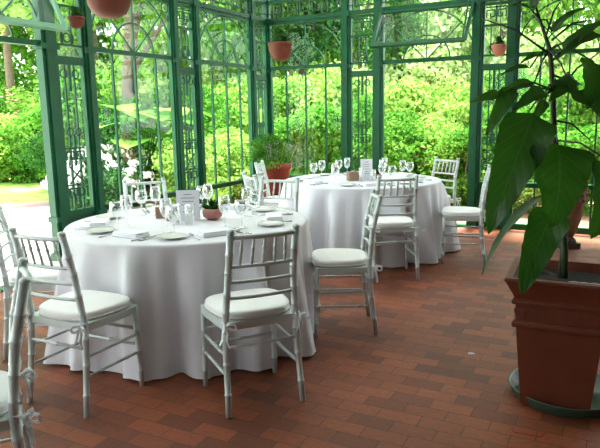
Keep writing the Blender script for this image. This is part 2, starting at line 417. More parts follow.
# ------------------------------------------------------------------ chairs
def ringed(m, pts, r, nodes, seg=10):
    # turned pole with small bamboo-like rings
    out = []; rr = []
    P = [Vector(p) for p in pts]
    lens = [0]
    for a, b in zip(P[:-1], P[1:]): lens.append(lens[-1]+(b-a).length)
    L = lens[-1]
    def ev(t):
        for i in range(len(P)-1):
            if t <= lens[i+1] or i == len(P)-2:
                return P[i].lerp(P[i+1], (t-lens[i])/(lens[i+1]-lens[i]))
    ts = set([0, L]) | set(lens)
    S = [(t, 0) for t in ts]
    for k in nodes:
        t = k*L
        for d, e in ((-.007, 0), (-.004, .0025), (.004, .0025), (.007, 0)): S.append((t+d, e))
    S.sort()
    for t, e in S:
        t = min(max(t, 0), L); q = t/L
        out.append(ev(t)); rr.append((r*(.82 + .18*min(1, q*2.2)) if True else r)+e)
    m.tube(out, rr, seg)
def make_chair():
    root = empty('chiavari_chair')     # origin: middle of the back legs on the floor, faces +Y
    S = .0155
    bx = .198; tx = .164; sx = .184
    for s in (-1, 1):
        m = MB(); ringed(m, [(s*bx, -.035, 0), (s*(sx+.004), .0, .28), (s*sx, .012, .46), (s*(tx+.004), -.012, .70), (s*tx, -.062, .915)], S*1.12, (.12, .28, .42, .56, .66, .78, .88))
        m.lathe([(S*1.0, 0), (S*1.25, .004), (S*1.25, .010), (S*.7, .017), (0, .019)], 10, c=(s*tx, -.062, .913))
        m.build('leg', M_CHAIR, root)
        m = MB(); ringed(m, [(s*.203, .365, 0), (s*.198, .352, .46)], S, (.2, .45, .7))
        m.build('leg', M_CHAIR, root)
    m = MB()
    outl = [(-.19, .0), (.19, .0), (.203, .10), (.218, .27), (.212, .352), (.12, .37), (0, .375), (-.12, .37), (-.212, .352), (-.218, .27), (-.203, .10)]
    m.slab(outl, .425, .462); m.build('seat', M_CHAIR, root)
    # stretchers
    def rail(name, a, b, r=.0085, n=(.5,)):
        m = MB(); ringed(m, [a, b], r, n, 8); return m.build(name, M_CHAIR, root)
    for z in (.30, .20):
        for s in (-1, 1): rail('stretcher', (s*.192, -.005, z), (s*.2, .357, z), n=(.25, .75))
    rail('stretcher', (-.198, .356, .33), (.198, .356, .33)); rail('stretcher', (-.199, .358, .24), (.199, .358, .24))
    rail('stretcher', (-.19, 0, .34), (.19, 0, .34))
    # back rails, slightly bowed backwards
    def bow(z, y, x, r=.0095, d=.02):
        m = MB(); P = [(x*q, y - d*(1-q*q), z) for q in (-1, -.66, -.33, 0, .33, .66, 1)]
        m.tube(P, r, 8); return m
    bow(.89, -.054, .164, .0125).build('crest_rail', M_CHAIR, root)
    for z, y in ((.745, -.020), (.665, -.005), (.585, .004)): bow(z, y, .178).build('back_rail', M_CHAIR, root)
    for q in (-.66, -.33, 0, .33, .66):
        m = MB(); dy = .02*(1-q*q)
        ringed(m, [(.175*q, -.020-dy, .747), (.164*q, -.054-dy, .89)], .0075, (.3, .6), 8); m.build('spindle', M_CHAIR, root)
    # cushion
    c = MB(); o2 = []
    for i in range(32):
        a = 2*pi*i/32; sgx = abs(cos(a))**.6*(1 if cos(a) > 0 else -1); sgy = abs(sin(a))**.6*(1 if sin(a) > 0 else -1)
        y = .19+.19*sgy; wx = .186+.038*(y/.38); o2.append((wx*sgx, y))
    c.slab(o2, .462, .508, .05); cu = c.build('cushion', M_CUSH, root)
    c2 = MB()
    P = [(x*.995, y if y > .01 else .01, .476) for x, y in o2]; c2.tube(P+[P[0]], .0045, 6); c2.build('piping', M_CUSH, cu)
    for s in (-1, 1):
        t = MB(); b = Vector((s*.196, -.018, .458))
        def rib(pts, w=.012):
            for a, q in zip(pts[:-1], pts[1:]): t.bar(b+Vector(a), b+Vector(q), w, .0025, (s, -.3, .2))
        loop = lambda sx, sy: [(0,0,0), (sx*.018, sy*.02, .014), (sx*.042, sy*.03, .008), (sx*.05, sy*.03, -.012), (sx*.03, sy*.02, -.018), (0,0,-.002)]
        rib(loop(1, -1)); rib(loop(-.4, -1.6)); 
        rib([(0,0,0), (.008, -.016, -.035), (.002, -.02, -.07), (.014, -.022, -.105)]); rib([(0,0,0), (-.016, -.014, -.03), (-.02, -.02, -.06), (-.034, -.02, -.085)])
        t.tube([b+Vector((0,.03,.015)), b+Vector((.0,.0,.004)), b+Vector((-s*.02,.0,.0)), b+Vector((-s*.02,.03,.014))], .005, 6)
        t.lathe([(0,-.008), (.009,-.004), (.009,.004), (0,.008)], 8, c=tuple(b))
        t.build('ribbon_tie', M_TIE, cu)
    return root
T1 = Vector((-.741, 4.047, 0)); T2 = Vector((.66, 6.50, 0)); TR = .785
proto = make_chair()
def facing(x, y, T, off=0): return atan2(-(T.x-x), (T.y-y)) + off
chairs = [
 (-.195, 2.898, .419, 'silver chair with white cushion, back to us, front and centre before the near table', 'n'),
 (-1.222, 2.925, -.46, 'silver chair at left front of near table, right-hand cushion bow hanging beside its back leg', 'n'),
 (.455, 4.086, 1.586, 'silver chair seen edge-on at the right side of near table, between the two tables', 'n'),
 (-.19, 5.18, facing(-.19, 5.18, T1, .05), 'silver chair back rising beyond the near table, right-hand one, before the terracotta planter', 'n'),
 (-1.30, 5.20, facing(-1.30, 5.20, T1), 'silver chair back half hidden by glasses beyond the near table, under the left windows', 'n'),
 (-1.83, 3.76, facing(-1.83, 3.76, T1), 'silver chair at far left of near table beside the open doorway', 'n'),
 (-1.035, 2.09, 2.0, 'cropped silver chair in the bottom left corner, closest chair to the camera', 'n'),
 (.83, 5.26, .095, 'silver chair with its back to us in front of the far table', 'f'),
 (1.775, 5.92, 1.32, 'silver chair turned side-on at the right of far table beside the big dark leaf', 'f'),
 (1.68, 7.17, 2.2, 'silver chair beyond the right edge of far table, against bright garden shrubs', 'f'),
 (-.40, 7.10, facing(-.40, 7.10, T2, .35), 'silver chair left of far table right in front of the terracotta planter', 'f'),
 (-.40, 5.62, -1.18, 'silver chair seen at a slant between the tables, left front of far table', 'f'),
]
for i, (x, y, th, lab, t) in enumerate(chairs):
    c = proto if i == 0 else copy_tree(proto)
    c.location = (x, y, 0); c.rotation_euler = (0, 0, th)
    tag(c, lab, 'chair', 'chairs around the near table' if t == 'n' and i != 6 else ('chairs around the far table' if t == 'f' else None))
    if i == 6: 
        if 'group' in c: del c['group']

# ------------------------------------------------------------------ tables and cloths
ZTAB = .762
def table(T, lab_t, lab_c, seed, TR=TR, cm=None):
    r = empty('round_table', T)
    m = MB(); m.lathe([(0,.725), (TR-.03,.725), (TR-.02,.73), (TR-.02,.75), (TR-.03,.755), (0,.755)], 64); m.build('tabletop', M_WOOD, r)
    for a in (45, 135, 225, 315):
        m = MB(); ca, sa = cos(radians(a)), sin(radians(a)); m.tube([(.5*ca,.5*sa,.73), (.56*ca,.56*sa,0)], .016, 8); m.build('leg', M_STEEL, r)
    tag(r, lab_t, 'table', 'round tables')
    rnd = random.Random(seed); n = 240
    ph = [rnd.uniform(0, 2*pi) for _ in range(8)]
    def fold(a):
        return (1.0*(1-2*abs(sin(6.5*a+ph[6]+.9*sin(2*a+ph[7])))**.65)*.55 + sin(11*a+ph[0]+1.1*sin(2*a+ph[4]))*.45 + sin(17*a+ph[1]+1.2*sin(3*a+ph[5]))*.5 + sin(27*a+ph[2]+1.5*sin(4*a))*.28 + .35*sin(4*a+ph[3]))
    prof = [(0, 1), (.3, 1), (.55, 1), (.70, 1), (TR-.02, 1), (TR-.006, .9985), (TR, .990), (TR+.002, .975)]
    vs = []; fs = []
    rings = [(p[0], ZTAB*p[1] if p[1] == 1 else ZTAB*p[1], 0) for p in prof]
    for k in range(1, 17):
        q = k/16; rings.append((TR+.003+.09*q, ZTAB*.975*(1-q)+.014*q, q**.6))
    for rr, z, amp in rings:
        for i in range(n):
            a = 2*pi*i/n; fo = fold(a); r2 = rr+amp*(.10*fo)
            zz = z + (.006*fo if z < .02 else 0)
            # the cloth is pressed in where a seat is pushed against it
            if z < .62:
                hgt = 1 if z < .53 else (.62-z)/.09
                for (qx, qy, qth, _, _) in chairs:
                    fx, fy = -sin(qth), cos(qth); ex, ey = T.x+r2*cos(a)-qx, T.y+r2*sin(a)-qy
                    along = ex*fx+ey*fy; side = abs(ex*cos(qth)+ey*sin(qth)); lim = .375
                    if 0 < along < lim and side < .29:
                        k = (1 if side < .215 else (.29-side)/.075)*hgt
                        cosd = max(.5, -(fx*cos(a)+fy*sin(a))); r2 -= (lim-along)/cosd*k
            vs.append((r2*cos(a), r2*sin(a), max(zz, .006)))
    for j in range(len(rings)-1):
        for i in range(n):
            i2 = (i+1) % n
            if j == 0: continue
            fs.append((j*n+i2, j*n+i, (j+1)*n+i, (j+1)*n+i2))
    fs.append(tuple(n+i for i in range(n)))
    m = MB(); m.add(vs, fs, True); c = m.build('tablecloth', cm or M_CLOTH); c.location = T
    tag(c, lab_c, 'tablecloth', 'floor-length tablecloths')
    return c
table(T1, 'round banquet table under the near floor-length cloth, nearer the camera', 'white floor-length cloth over the near round table, large folds in front', 8, TR, mat('warm_table_linen', (.75,.73,.785), .55, var=.03, bump=.06, scale=25, sheen=.3))
table(T2, 'round banquet table under the far floor-length cloth, by the open garden door', 'white floor-length cloth over the far round table by the garden door', 11, .825)

# ------------------------------------------------------------------ tableware (built once, copied)
def tw(name, mb, m): 
    o = mb.build(name, m); return o
ZP = ZTAB+.0015
def p_plate():
    m = MB(); m.lathe([(0,0), (.045,0), (.05,.003), (.072,.010), (.086,.014), (.088,.016), (.085,.0165), (.068,.012), (.048,.006), (0,.005)], 36); return tw('bread_plate', m, M_CHINA)
def p_napkin():
    m = MB(); o = [(-.1,-.055), (.1,-.055), (.1,.055), (-.1,.055)]
    def rnd(hx, hy, r=.012):
        P = []
        for cx, cy, a0 in ((hx-r,-hy+r,-pi/2), (hx-r,hy-r,0), (-hx+r,hy-r,pi/2), (-hx+r,-hy+r,pi)):
            for i in range(4): a = a0+pi/2*i/3; P.append((cx+r*cos(a), cy+r*sin(a)))
        return P
    m.slab(rnd(.105,.058), 0, .011, .03); m.slab(rnd(.102,.055), .011, .020, .03); m.slab(rnd(.098,.052), .020, .028, .04)
    return tw('folded_napkin', m, M_NAP)
def p_fork():
    r = empty('fork'); m = MB()
    m.tube([(0,-.10,.003), (0,-.04,.003), (0,.02,.006), (0,.045,.005)], [.0045,.003,.0024,.003], 6); m.build('handle', M_STEEL, r)
    m = MB(); m.box((0,.055,.005), (.022,.02,.002))
    for q in (-1.5,-.5,.5,1.5): m.bar((q*.0062,.064,.005), (q*.0055,.098,.008), .0028, .0018)
    m.build('tines', M_STEEL, r); return r
def p_knife():
    r = empty('table_knife'); m = MB(); m.tube([(0,-.115,.004), (0,-.06,.004), (0,-.005,.004)], [.005,.0055,.004], 6); m.build('handle', M_STEEL, r)
    m = MB(); m.slab([(-.001,-.005), (.001,-.005), (.004,.0), (.009,.03), (.010,.08), (.004,.112), (-.004,.115), (-.006,.05), (-.006,.0)], .003, .005); m.build('blade', M_STEEL, r); return r
def p_spoon():
    r = empty('spoon'); m = MB(); m.tube([(0,-.10,.003), (0,-.03,.003), (0,.03,.007), (0,.045,.005)], [.005,.003,.0024,.003], 6); m.build('handle', M_STEEL, r)
    m = MB(); R = Matrix.Translation((0,.068,0)) @ Matrix.Diagonal((.017,.029,1,1)); m.lathe([(0,.001), (.5,.0025), (.85,.006), (1,.010), (.95,.010), (.8,.0075), (.45,.004), (0,.0028)], 16, R)
    m.build('bowl', M_STEEL, r); return r
def p_wine(h=.20, R=.038, name='wine_glass'):
    r = empty(name); m = MB()
    m.lathe([(.034,.0), (.034,.002), (.012,.005), (.005,.012), (.0038,.04), (.0038,h*.42)], 20); m.build('stem', M_STEM, r)
    m = MB(); z0 = h*.42
    m.lathe([(.0038,z0), (R*.6,z0+.012), (R*.95,z0+.04), (R,z0+.06), (R*.92,z0+.09), (R*.80,h), (R*.77,h), (R*.88,z0+.088), (R*.95,z0+.06), (R*.9,z0+.041), (R*.55,z0+.015), (0,z0+.006)], 20); m.build('bowl', M_STEM, r); return r
PR = {'napkin': p_napkin(), 'bread_plate': p_plate(), 'fork': p_fork(), 'knife': p_knife(), 'spoon': p_spoon(), 'wine': p_wine(), 'water': p_wine(.175, .043, 'water_goblet')}
USED = set()
def put(kind, loc, rz, label, cat, group):
    o = PR[kind]
    if kind in USED: o = copy_tree(o)
    USED.add(kind); o.location = loc; o.rotation_euler = (0, 0, rz); tag(o, label, cat, group); return o
def setting(T, ang, who, tn, jit=0):
    a = radians(ang); rz = a+pi/2          # local +Y points to the table centre
    R = Matrix.Rotation(rz, 4, 'Z')
    def w(x, y, z=0):      # x to the diner's right, y from the table edge inwards
        v = R @ Vector((x, -(.81 if T is T2 else TR) + y, 0)); return (T.x+v.x, T.y+v.y, ZP+z)
    d = rz
    g = tn+' table'
    put('napkin', w(0, .215), d+radians(jit), 'folded white napkin on %s, in front of %s' % (g, who), 'napkin', 'napkins on the '+g)
    put('bread_plate', w(-.255, .24), d, 'round white bread plate on %s, left of the setting of %s' % (g, who), 'plate', 'bread plates on the '+g)
    put('fork', w(-.135, .20), d, 'steel fork on %s, left of napkin of %s' % (g, who), 'fork', 'forks on the '+g)
    put('knife', w(.135, .20), d+radians(jit*2), 'steel table knife on %s, right of napkin of %s' % (g, who), 'knife', 'knives on the '+g)
    put('spoon', w(.165, .21), d+radians(jit*2), 'steel spoon on %s, beside the knife of %s' % (g, who), 'spoon', 'spoons on the '+g)
    put('wine', w(.12, .40), d, 'tall stemmed wine glass on %s, above the knife of %s' % (g, who), 'wine glass', 'wine glasses on the '+g)
    put('water', w(.21, .35), d, 'short wide goblet on %s, beside the wine glass of %s' % (g, who), 'goblet', 'goblets on the '+g)
for ang, who, j in ((-64, 'centre-front chair', 4), (-116, 'left-front chair', -5), (2, 'edge-on chair', 3), (62, 'far-right chair', 6), (117, 'window-side chair', -3), (190, 'doorway chair', 0)):
    setting(T1, ang, who, 'near', j)
for ang, who, j in ((-84, 'nearest chair', 4), (-28, 'side-on chair', -5), (32, 'shrub-side chair', 3), (90, 'wall-side seat', 6), (151, 'planter-side chair', -3), (209, 'slanted chair', 5)):
    setting(T2, ang, who, 'far', j)

# centrepieces
def menu(loc, rz, w, h, label):
    r = empty('menu_card', loc, rz); m = MB()
    m.add([(-w/2,0,0), (w/2,0,0), (w/2,.012,h), (-w/2,.012,h), (-w/2,.004,0), (w/2,.004,0), (w/2,.015,h), (-w/2,.015,h)], [(0,1,2,3),(7,6,5,4),(0,4,5,1),(1,5,6,2),(2,6,7,3),(3,7,4,0)])
    m.add([(-w/2,.10,0), (w/2,.10,0), (w/2,.016,h), (-w/2,.016,h), (-w/2,.104,0), (w/2,.104,0), (w/2,.02,h), (-w/2,.02,h)], [(0,1,2,3),(7,6,5,4),(0,4,5,1),(1,5,6,2),(2,6,7,3),(3,7,4,0)])
    m.build('card', M_CARD, r)
    t = MB()
    for i, q in enumerate((.35,.6,.5,.62,.4,.55)):
        z = h*(.86-.11*i); t.box((0, .0117*z/h-.0007+.0003, z), (w*q, .0012, h*.02))
    t.build('printed_lines', M_INK, r)
    return tag(r, label, 'menu card', 'menu cards')
menu((-.737, 4.02, ZP), radians(8), .148, .205, 'grey-white upright menu card at the centre of the near table')
menu((.70, 6.40, ZP), radians(-6), .125, .22, 'white upright menu card at the centre of the far table')
def vase(loc, label, h=.13, r=.03):
    e = empty('candle_glass', loc); m = MB(); m.lathe([(0,0), (r,0), (r,h), (r-.003,h), (r-.003,.008), (0,.008)], 20); m.build('glass_cylinder', M_STEM, e)
    m = MB(); m.lathe([(0,.009), (r*.6,.009), (r*.6,h*.4), (.002,h*.41), (.0015,h*.47), (0,h*.47)], 14); m.build('candle', M_WAX, e)
    return tag(e, label, 'candle holder', 'glass candle cylinders')
vase((-.80, 3.93, ZP), 'glass candle cylinder before the left half of the near menu card')
vase((-.71, 3.91, ZP), 'glass candle cylinder before the right half of the near menu card')
vase((.64, 6.30, ZP), 'glass candle cylinder left of the far menu card', .14)
vase((.755, 6.30, ZP), 'glass candle cylinder before right edge of the far menu card', .12)
def woodblock(loc, rz, label, s=.06, h=.075):
    e = empty('block_candle_holder', loc, rz); m = MB(); m.box((0,0,h/2), (s,s,h)); m.build('wooden_block', M_WOOD, e)
    m = MB(); m.lathe([(0,h), (.018,h), (.018,h+.012), (0,h+.013)], 14); m.build('tealight', M_WAX, e); return tag(e, label, 'candle holder', 'wooden block candle holders')
woodblock((-.96, 4.18, ZP), .3, 'brown wooden block candle holder left of the near menu card')
woodblock((.56, 6.40, ZP), .2, 'brown wooden block candle holder left of the far menu card', .11, .09)
def jar(loc, label):
    e = empty('votive_jar', loc); m = MB(); m.lathe([(0,0), (.026,0), (.03,.01), (.03,.05), (.024,.06), (.021,.06), (.026,.048), (.026,.01), (0,.008)], 18); m.build('jar', M_AMBER, e)
    m = MB(); m.lathe([(0,.009), (.02,.009), (.02,.03), (0,.032)], 12); m.build('candle', M_WAX, e); return tag(e, label, 'candle jar', 'amber votive jars')
jar((-.865, 4.06, ZP), 'small amber votive jar beside the left edge of the near menu card')
jar((.60, 6.50, ZP), 'small amber votive jar behind the far menu card')
def posy(loc, label, s=1):
    e = empty('succulent_bowl', loc); m = MB()
    m.lathe([(0,0), (.03*s,0), (.055*s,.02*s), (.06*s,.045*s), (.05*s,.065*s), (.044*s,.065*s), (.05*s,.045*s), (0,.04*s)], 20); m.build('bowl', M_PINK, e)
    m = MB(); rr = random.Random(4)
    for i in range(46):
        a = rr.uniform(0, 2*pi); el = rr.uniform(.3, 1.5); L = rr.uniform(.04, .085)*s; b = Vector((0,0,.05*s)); t = b+Vector((cos(a)*cos(el), sin(a)*cos(el), sin(el)))*L
        m.tube([b, b.lerp(t,.6), t], [.004*s, .009*s, .001], 5)
    m.build('succulent_leaves', L_DARK, e); return tag(e, label, 'potted plant', 'succulent bowls')
posy((-.585, 4.08, ZP), 'coral bowl of dark green succulents right of the near menu card', 1.15)
posy((.83, 6.50, ZP), 'coral bowl of dark green succulents right of the far menu card', .8)

# ------------------------------------------------------------------ foliage kit
def leafcloud(name, n, leaf, shape, rnd, flat=.35):
    vs = []; fs = []
    for i in range(n):
        p, nrm = shape(rnd)
        d = Vector((rnd.gauss(0,1), rnd.gauss(0,1), rnd.gauss(0,1)-.3)).normalized()
        d = (d - nrm*d.dot(nrm)*flat); d.normalize()
        q = d.cross(nrm+Vector((rnd.gauss(0,.5), rnd.gauss(0,.5), rnd.gauss(0,.5))))
        if q.length < 1e-3: continue
        q.normalize(); L = leaf*rnd.uniform(.6, 1.35); w = L*.32; up_ = q.cross(d)*L*.12
        k = len(vs); vs += [p, p+d*L*.45+q*w+up_, p+d*L, p+d*L*.45-q*w+up_]; fs.append((k, k+1, k+2, k+3))
    m = MB(); m.v = [tuple(v) for v in vs]; m.f = fs; m.sm = [True]*len(fs)
    return m.mesh(name)
def clumpshape(nc, R, sz, seed, zlo=0, fill=.35):
    r = random.Random(seed); cs = []
    for i in range(nc):
        a = r.uniform(0, 2*pi); z = r.uniform(zlo, 1); rr = R*sqrt(max(0.02, 1-((z-.45)/.6)**2))*r.uniform(.2, .85)
        cs.append((Vector((rr*cos(a), rr*sin(a), z)), sz*r.uniform(.7, 1.3)))
    def f(rnd):
        c, s = rnd.choice(cs); d = Vector((rnd.gauss(0,1), rnd.gauss(0,1), rnd.gauss(0,1))).normalized()
        rad = s*(rnd.uniform(fill, 1)**.5); p = c+Vector((d.x*rad, d.y*rad, d.z*rad*.8)); p.z = max(p.z, 0.005)
        return p, d
    return f
rL = random.Random(21)
BUSH = [leafcloud('bush_leaves', 9000, .05, clumpshape(26, .5, .22, 30+i), rL) for i in range(3)]
CROWN = [leafcloud('crown_leaves', 7500, .034, clumpshape(50, .52, .13, 50+i), rL) for i in range(3)]
def unit_stems(n, seed, tree=False):
    r = random.Random(seed); m = MB()
    for i in range(n):
        a = r.uniform(0, 2*pi); R = r.uniform(.1, .4); m.tube([(0.02*cos(a), .02*sin(a), 0), (R*.5*cos(a), R*.5*sin(a), .35), (R*cos(a), R*sin(a), .8)], [.014,.009,.003], 5)
    return m.mesh('stems')
STEMS = unit_stems(9, 3)
def pack(me, m):
    c = me.copy(); c.materials.append(m); return c
MATS = {'lime': L_LIME, 'green': L_GREEN, 'dark': L_DARK, 'pale': L_PALE, 'tree': L_TREE, 'treed': L_TREED, 'white': L_WHITEF, 'pink': L_PINKF}
CACHE = {}
def cached(base, i, kind):
    k = (base, i, kind)
    if k not in CACHE: CACHE[k] = pack((BUSH if base == 'b' else CROWN)[i], MATS[kind])
    return CACHE[k]
st_me = STEMS.copy(); st_me.materials.append(M_BARK)
def child(name, me, parent, loc=(0,0,0), sc=(1,1,1), rz=0):
    o = D.objects.new(name, me); COL.objects.link(o); o.parent = parent; o.location = loc; o.scale = sc; o.rotation_euler = (0,0,rz); return o
GZ = -.06
rb = random.Random(5)
def bush(px, Y, h, w, kind, label, group, flowers=None, z=GZ):
    e = empty('garden_shrub', ((px-300)/F*Y, Y, z), rb.uniform(0, 6))
    child('foliage', cached('b', rb.randrange(3), kind), e, sc=(w, w, h)); child('stems', st_me, e, sc=(w, w, h))
    if flowers:
        fl = MB(); r = random.Random(int(px*7+Y)); 
        for i in range(90):
            a = r.uniform(0, 2*pi); el = r.uniform(.1, 1.4); p = Vector((.62*w*cos(a)*cos(el), .62*w*sin(a)*cos(el), h*(.5+.6*sin(el))))
            s = .05*max(w, 1)**.5
            for k in range(5):
                b = 2*pi*k/5; fl.add([p, p+Vector((cos(b)*s, sin(b)*s, .02)), p+Vector((cos(b+.9)*s, sin(b+.9)*s, .02))], [(0,1,2)])
        fl.build('blossoms', MATS[flowers], e)
    return tag(e, label, 'shrub', group)
def tree(px, Y, H, w, kind, label, group, trunk=.12, crown0=.3, lean=0, fork=False):
    e = empty('garden_tree', ((px-300)/F*Y, Y, GZ)); m = MB(); t = trunk
    m.tube([(0,0,0), (lean*.3, 0, H*.25), (lean, 0, H*.5), (lean*1.2, 0, H*.85)], [t*1.15, t, t*.75, t*.3], 10)
    r = random.Random(int(px)+int(Y*3))
    for i in range(5 if not fork else 7):
        a = r.uniform(0, 2*pi); z0 = H*(crown0+.05+.08*i) if not fork else H*(.22+.06*i); L = w*r.uniform(.25, .45)
        p0 = Vector((lean*min(1, z0/H*2), 0, z0)); m.tube([p0, p0+Vector((cos(a)*L*.5, sin(a)*L*.5, H*.12)), p0+Vector((cos(a)*L, sin(a)*L, H*.28))], [t*.5, t*.3, t*.08], 6)
    m.build('trunk', M_BARK, e)
    child('crown', cached('c', r.randrange(3), kind), e, loc=(lean, 0, H*crown0), sc=(w, w, H*(1-crown0)), rz=r.uniform(0, 6))
    return tag(e, label, 'tree', group)

# ------------------------------------------------------------------ outdoors: ground
def groundmat(name, c1, c2, sc, bump=.5, rough=.9):
    m = mat(name, c1, rough, bump=bump, scale=sc); N = m.node_tree; b = N.nodes['Principled BSDF']
    nz = [n for n in N.nodes if n.type == 'TEX_NOISE'][0]; cr = N.nodes.new('ShaderNodeValToRGB')
    cr.color_ramp.elements[0].position = .35; cr.color_ramp.elements[1].position = .65
    cr.color_ramp.elements[0].color = (*c1,1); cr.color_ramp.elements[1].color = (*c2,1)
    N.links.new(nz.outputs['Fac'], cr.inputs['Fac']); N.links.new(cr.outputs['Color'], b.inputs['Base Color']); return m
g = MB(); g.box((0, 30, GZ-.11), (120, 110, .1)); struct(g, 'mulch_ground', groundmat('red_mulch', (.20,.075,.05), (.42,.2,.14), 5))
g = MB(); g.add([(-40,10.9,GZ-.02), (-7.2,9.6,GZ-.02), (-4.3,11.0,GZ-.02), (-3.0,12.8,GZ-.02), (-5.5,40,GZ-.02), (-40,40,GZ-.02)], [(0,1,2,3,4,5)]); struct(g, 'lawn', groundmat('lawn_grass', (.22,.42,.05), (.5,.68,.16), 4))
g = MB(); g.add([(-40,-4,GZ-.01), (-3.0,-4,GZ-.01), (-4.9,.5,GZ-.01), (-1.5,7.3,GZ-.01), (-1.1,9.5,GZ-.01), (-3.4,11.6,GZ-.01), (-4.3,10.95,GZ-.01), (-7.2,9.5,GZ-.01), (-40,10.6,GZ-.01)], [tuple(range(9))]); struct(g, 'pavement', groundmat('pale_paving', (.48,.42,.40), (.62,.56,.54), 3, .2))
kb = MB()
K = [(-12,9.9), (-7.2,9.55), (-4.3,10.97), (-3.0,12.75)]
for a, b in zip(K[:-1], K[1:]): kb.bar((a[0],a[1],GZ+.02), (b[0],b[1],GZ+.02), .12, .08)
struct(kb, 'lawn_edging', mat('edging_stone', (.35,.27,.24), .8, var=.3, scale=8))

# shrubs (px, Y, height, width, kind, label, group)
GB = 'shrubs beyond the back wall'; GL = 'shrubs beyond the left windows'; GH = 'hedge shrubs behind the lawn'
LB = {'lime': 'bright yellow-green shrub', 'green': 'mid green leafy shrub', 'dark': 'dark green leafy shrub', 'pale': 'pale sunlit shrub'}
def where(px):
    if px < 48: return 'through the open left doorway'
    if px < 90: return 'behind the scrollwork panel beside the doorway'
    if px < 172: return 'through the left window by the doorway'
    if px < 200: return 'between the two left windows'
    if px < 250: return 'through the left window by the corner'
    if px < 270: return 'at the corner of the glasshouse'
    if px < 344: return 'through the window right of the corner'
    if px < 380: return 'just left of the back door'
    if px < 476: return 'through the open back door'
    if px < 514: return 'just right of the back door'
    return 'through the window behind the big plant'
cnt = {}
def B(px, Y, h, w, kind, fl=None):
    dist = 'close outside' if Y < 12.5 else ('in the middle distance' if Y < 17 else 'far back')
    g = GB if px > 262 else (GL if px > 48 else GH)
    lab = '%s%s %s, seen %s' % (LB[kind], ' in %s bloom' % fl if fl else '', dist, where(px))
    bush(px, Y, h, w, kind, lab, g, fl)
for r in [
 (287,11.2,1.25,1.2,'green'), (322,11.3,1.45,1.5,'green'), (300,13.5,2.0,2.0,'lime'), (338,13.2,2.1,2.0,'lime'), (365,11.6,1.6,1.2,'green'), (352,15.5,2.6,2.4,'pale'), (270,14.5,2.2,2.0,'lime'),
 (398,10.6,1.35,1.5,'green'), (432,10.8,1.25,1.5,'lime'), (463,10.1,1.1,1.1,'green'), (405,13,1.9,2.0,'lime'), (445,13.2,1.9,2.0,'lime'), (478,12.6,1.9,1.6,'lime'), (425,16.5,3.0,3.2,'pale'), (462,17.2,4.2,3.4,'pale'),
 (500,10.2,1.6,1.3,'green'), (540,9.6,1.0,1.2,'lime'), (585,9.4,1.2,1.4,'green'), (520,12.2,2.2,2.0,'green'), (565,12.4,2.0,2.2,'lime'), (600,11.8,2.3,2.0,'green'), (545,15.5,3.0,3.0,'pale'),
 (222,11.5,1.2,1.5,'lime'), (245,12.8,1.5,1.6,'lime'), (208,13.2,1.8,2.0,'green'), (190,10.4,1.1,1.2,'lime'), (232,15.5,2.3,2.5,'lime'), (160,11.8,1.2,1.4,'lime'), (182,14.5,2.0,2.2,'green'),
 (150,13.6,1.7,1.9,'green'), (118,10.8,1.35,1.3,'dark'), (100,12.6,1.6,1.6,'green'), (135,15.5,2.4,2.5,'lime'), (70,13.5,1.8,1.6,'dark'), (85,16.5,2.4,2.6,'green'),
 (40,15.2,1.55,1.9,'green'), (5,18,1.9,2.6,'green'), (28,19.5,2.1,2.8,'lime'), (-12,15.5,1.7,2.4,'lime')]: B(*r)
B(12, 21.5, 3.0, 3.0, 'green', 'white'); B(-6, 17.0, 2.3, 1.6, 'green', 'pink')
# trees
LT = {'tree': 'leafy green tree', 'treed': 'dark shady tree', 'pale': 'pale sunlit tree', 'lime': 'yellow-green tree'}
def T(px, Y, H, w, kind, trunk=.14, c0=.25, lean=0, fork=False):
    dist = 'close behind the shrubs' if Y < 19 else ('in the middle distance' if Y < 26 else 'far back')
    tree(px, Y, H, w, kind, '%s %s, seen %s' % (LT[kind], dist, where(px)), 'garden trees', trunk, c0, lean, fork)
for r in [
 (20,20.5,9,5.5,'lime',.14,.42), (-20,24,10,7,'tree',.15,.25), (60,26,10,7,'tree',.15,.2), (-75,12.5,8.5,6.2,'lime',.10,.42),
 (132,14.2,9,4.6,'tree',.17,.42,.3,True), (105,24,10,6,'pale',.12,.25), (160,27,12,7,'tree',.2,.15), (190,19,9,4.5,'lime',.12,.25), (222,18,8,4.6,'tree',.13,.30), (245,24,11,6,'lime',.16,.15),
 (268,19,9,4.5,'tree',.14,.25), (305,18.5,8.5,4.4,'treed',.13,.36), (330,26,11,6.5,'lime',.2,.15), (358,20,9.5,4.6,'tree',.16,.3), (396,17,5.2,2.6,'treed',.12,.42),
 (400,32,14,8,'pale',.2,.3), (492,26,12,6,'tree',.2,.15), (500,18,8.5,3.8,'tree',.14,.25), (540,22,8.5,4.5,'tree',.2,.15), (590,25,8,7,'tree',.2,.15), (285,31,14,8,'pale',.2,.1)]: T(*r)

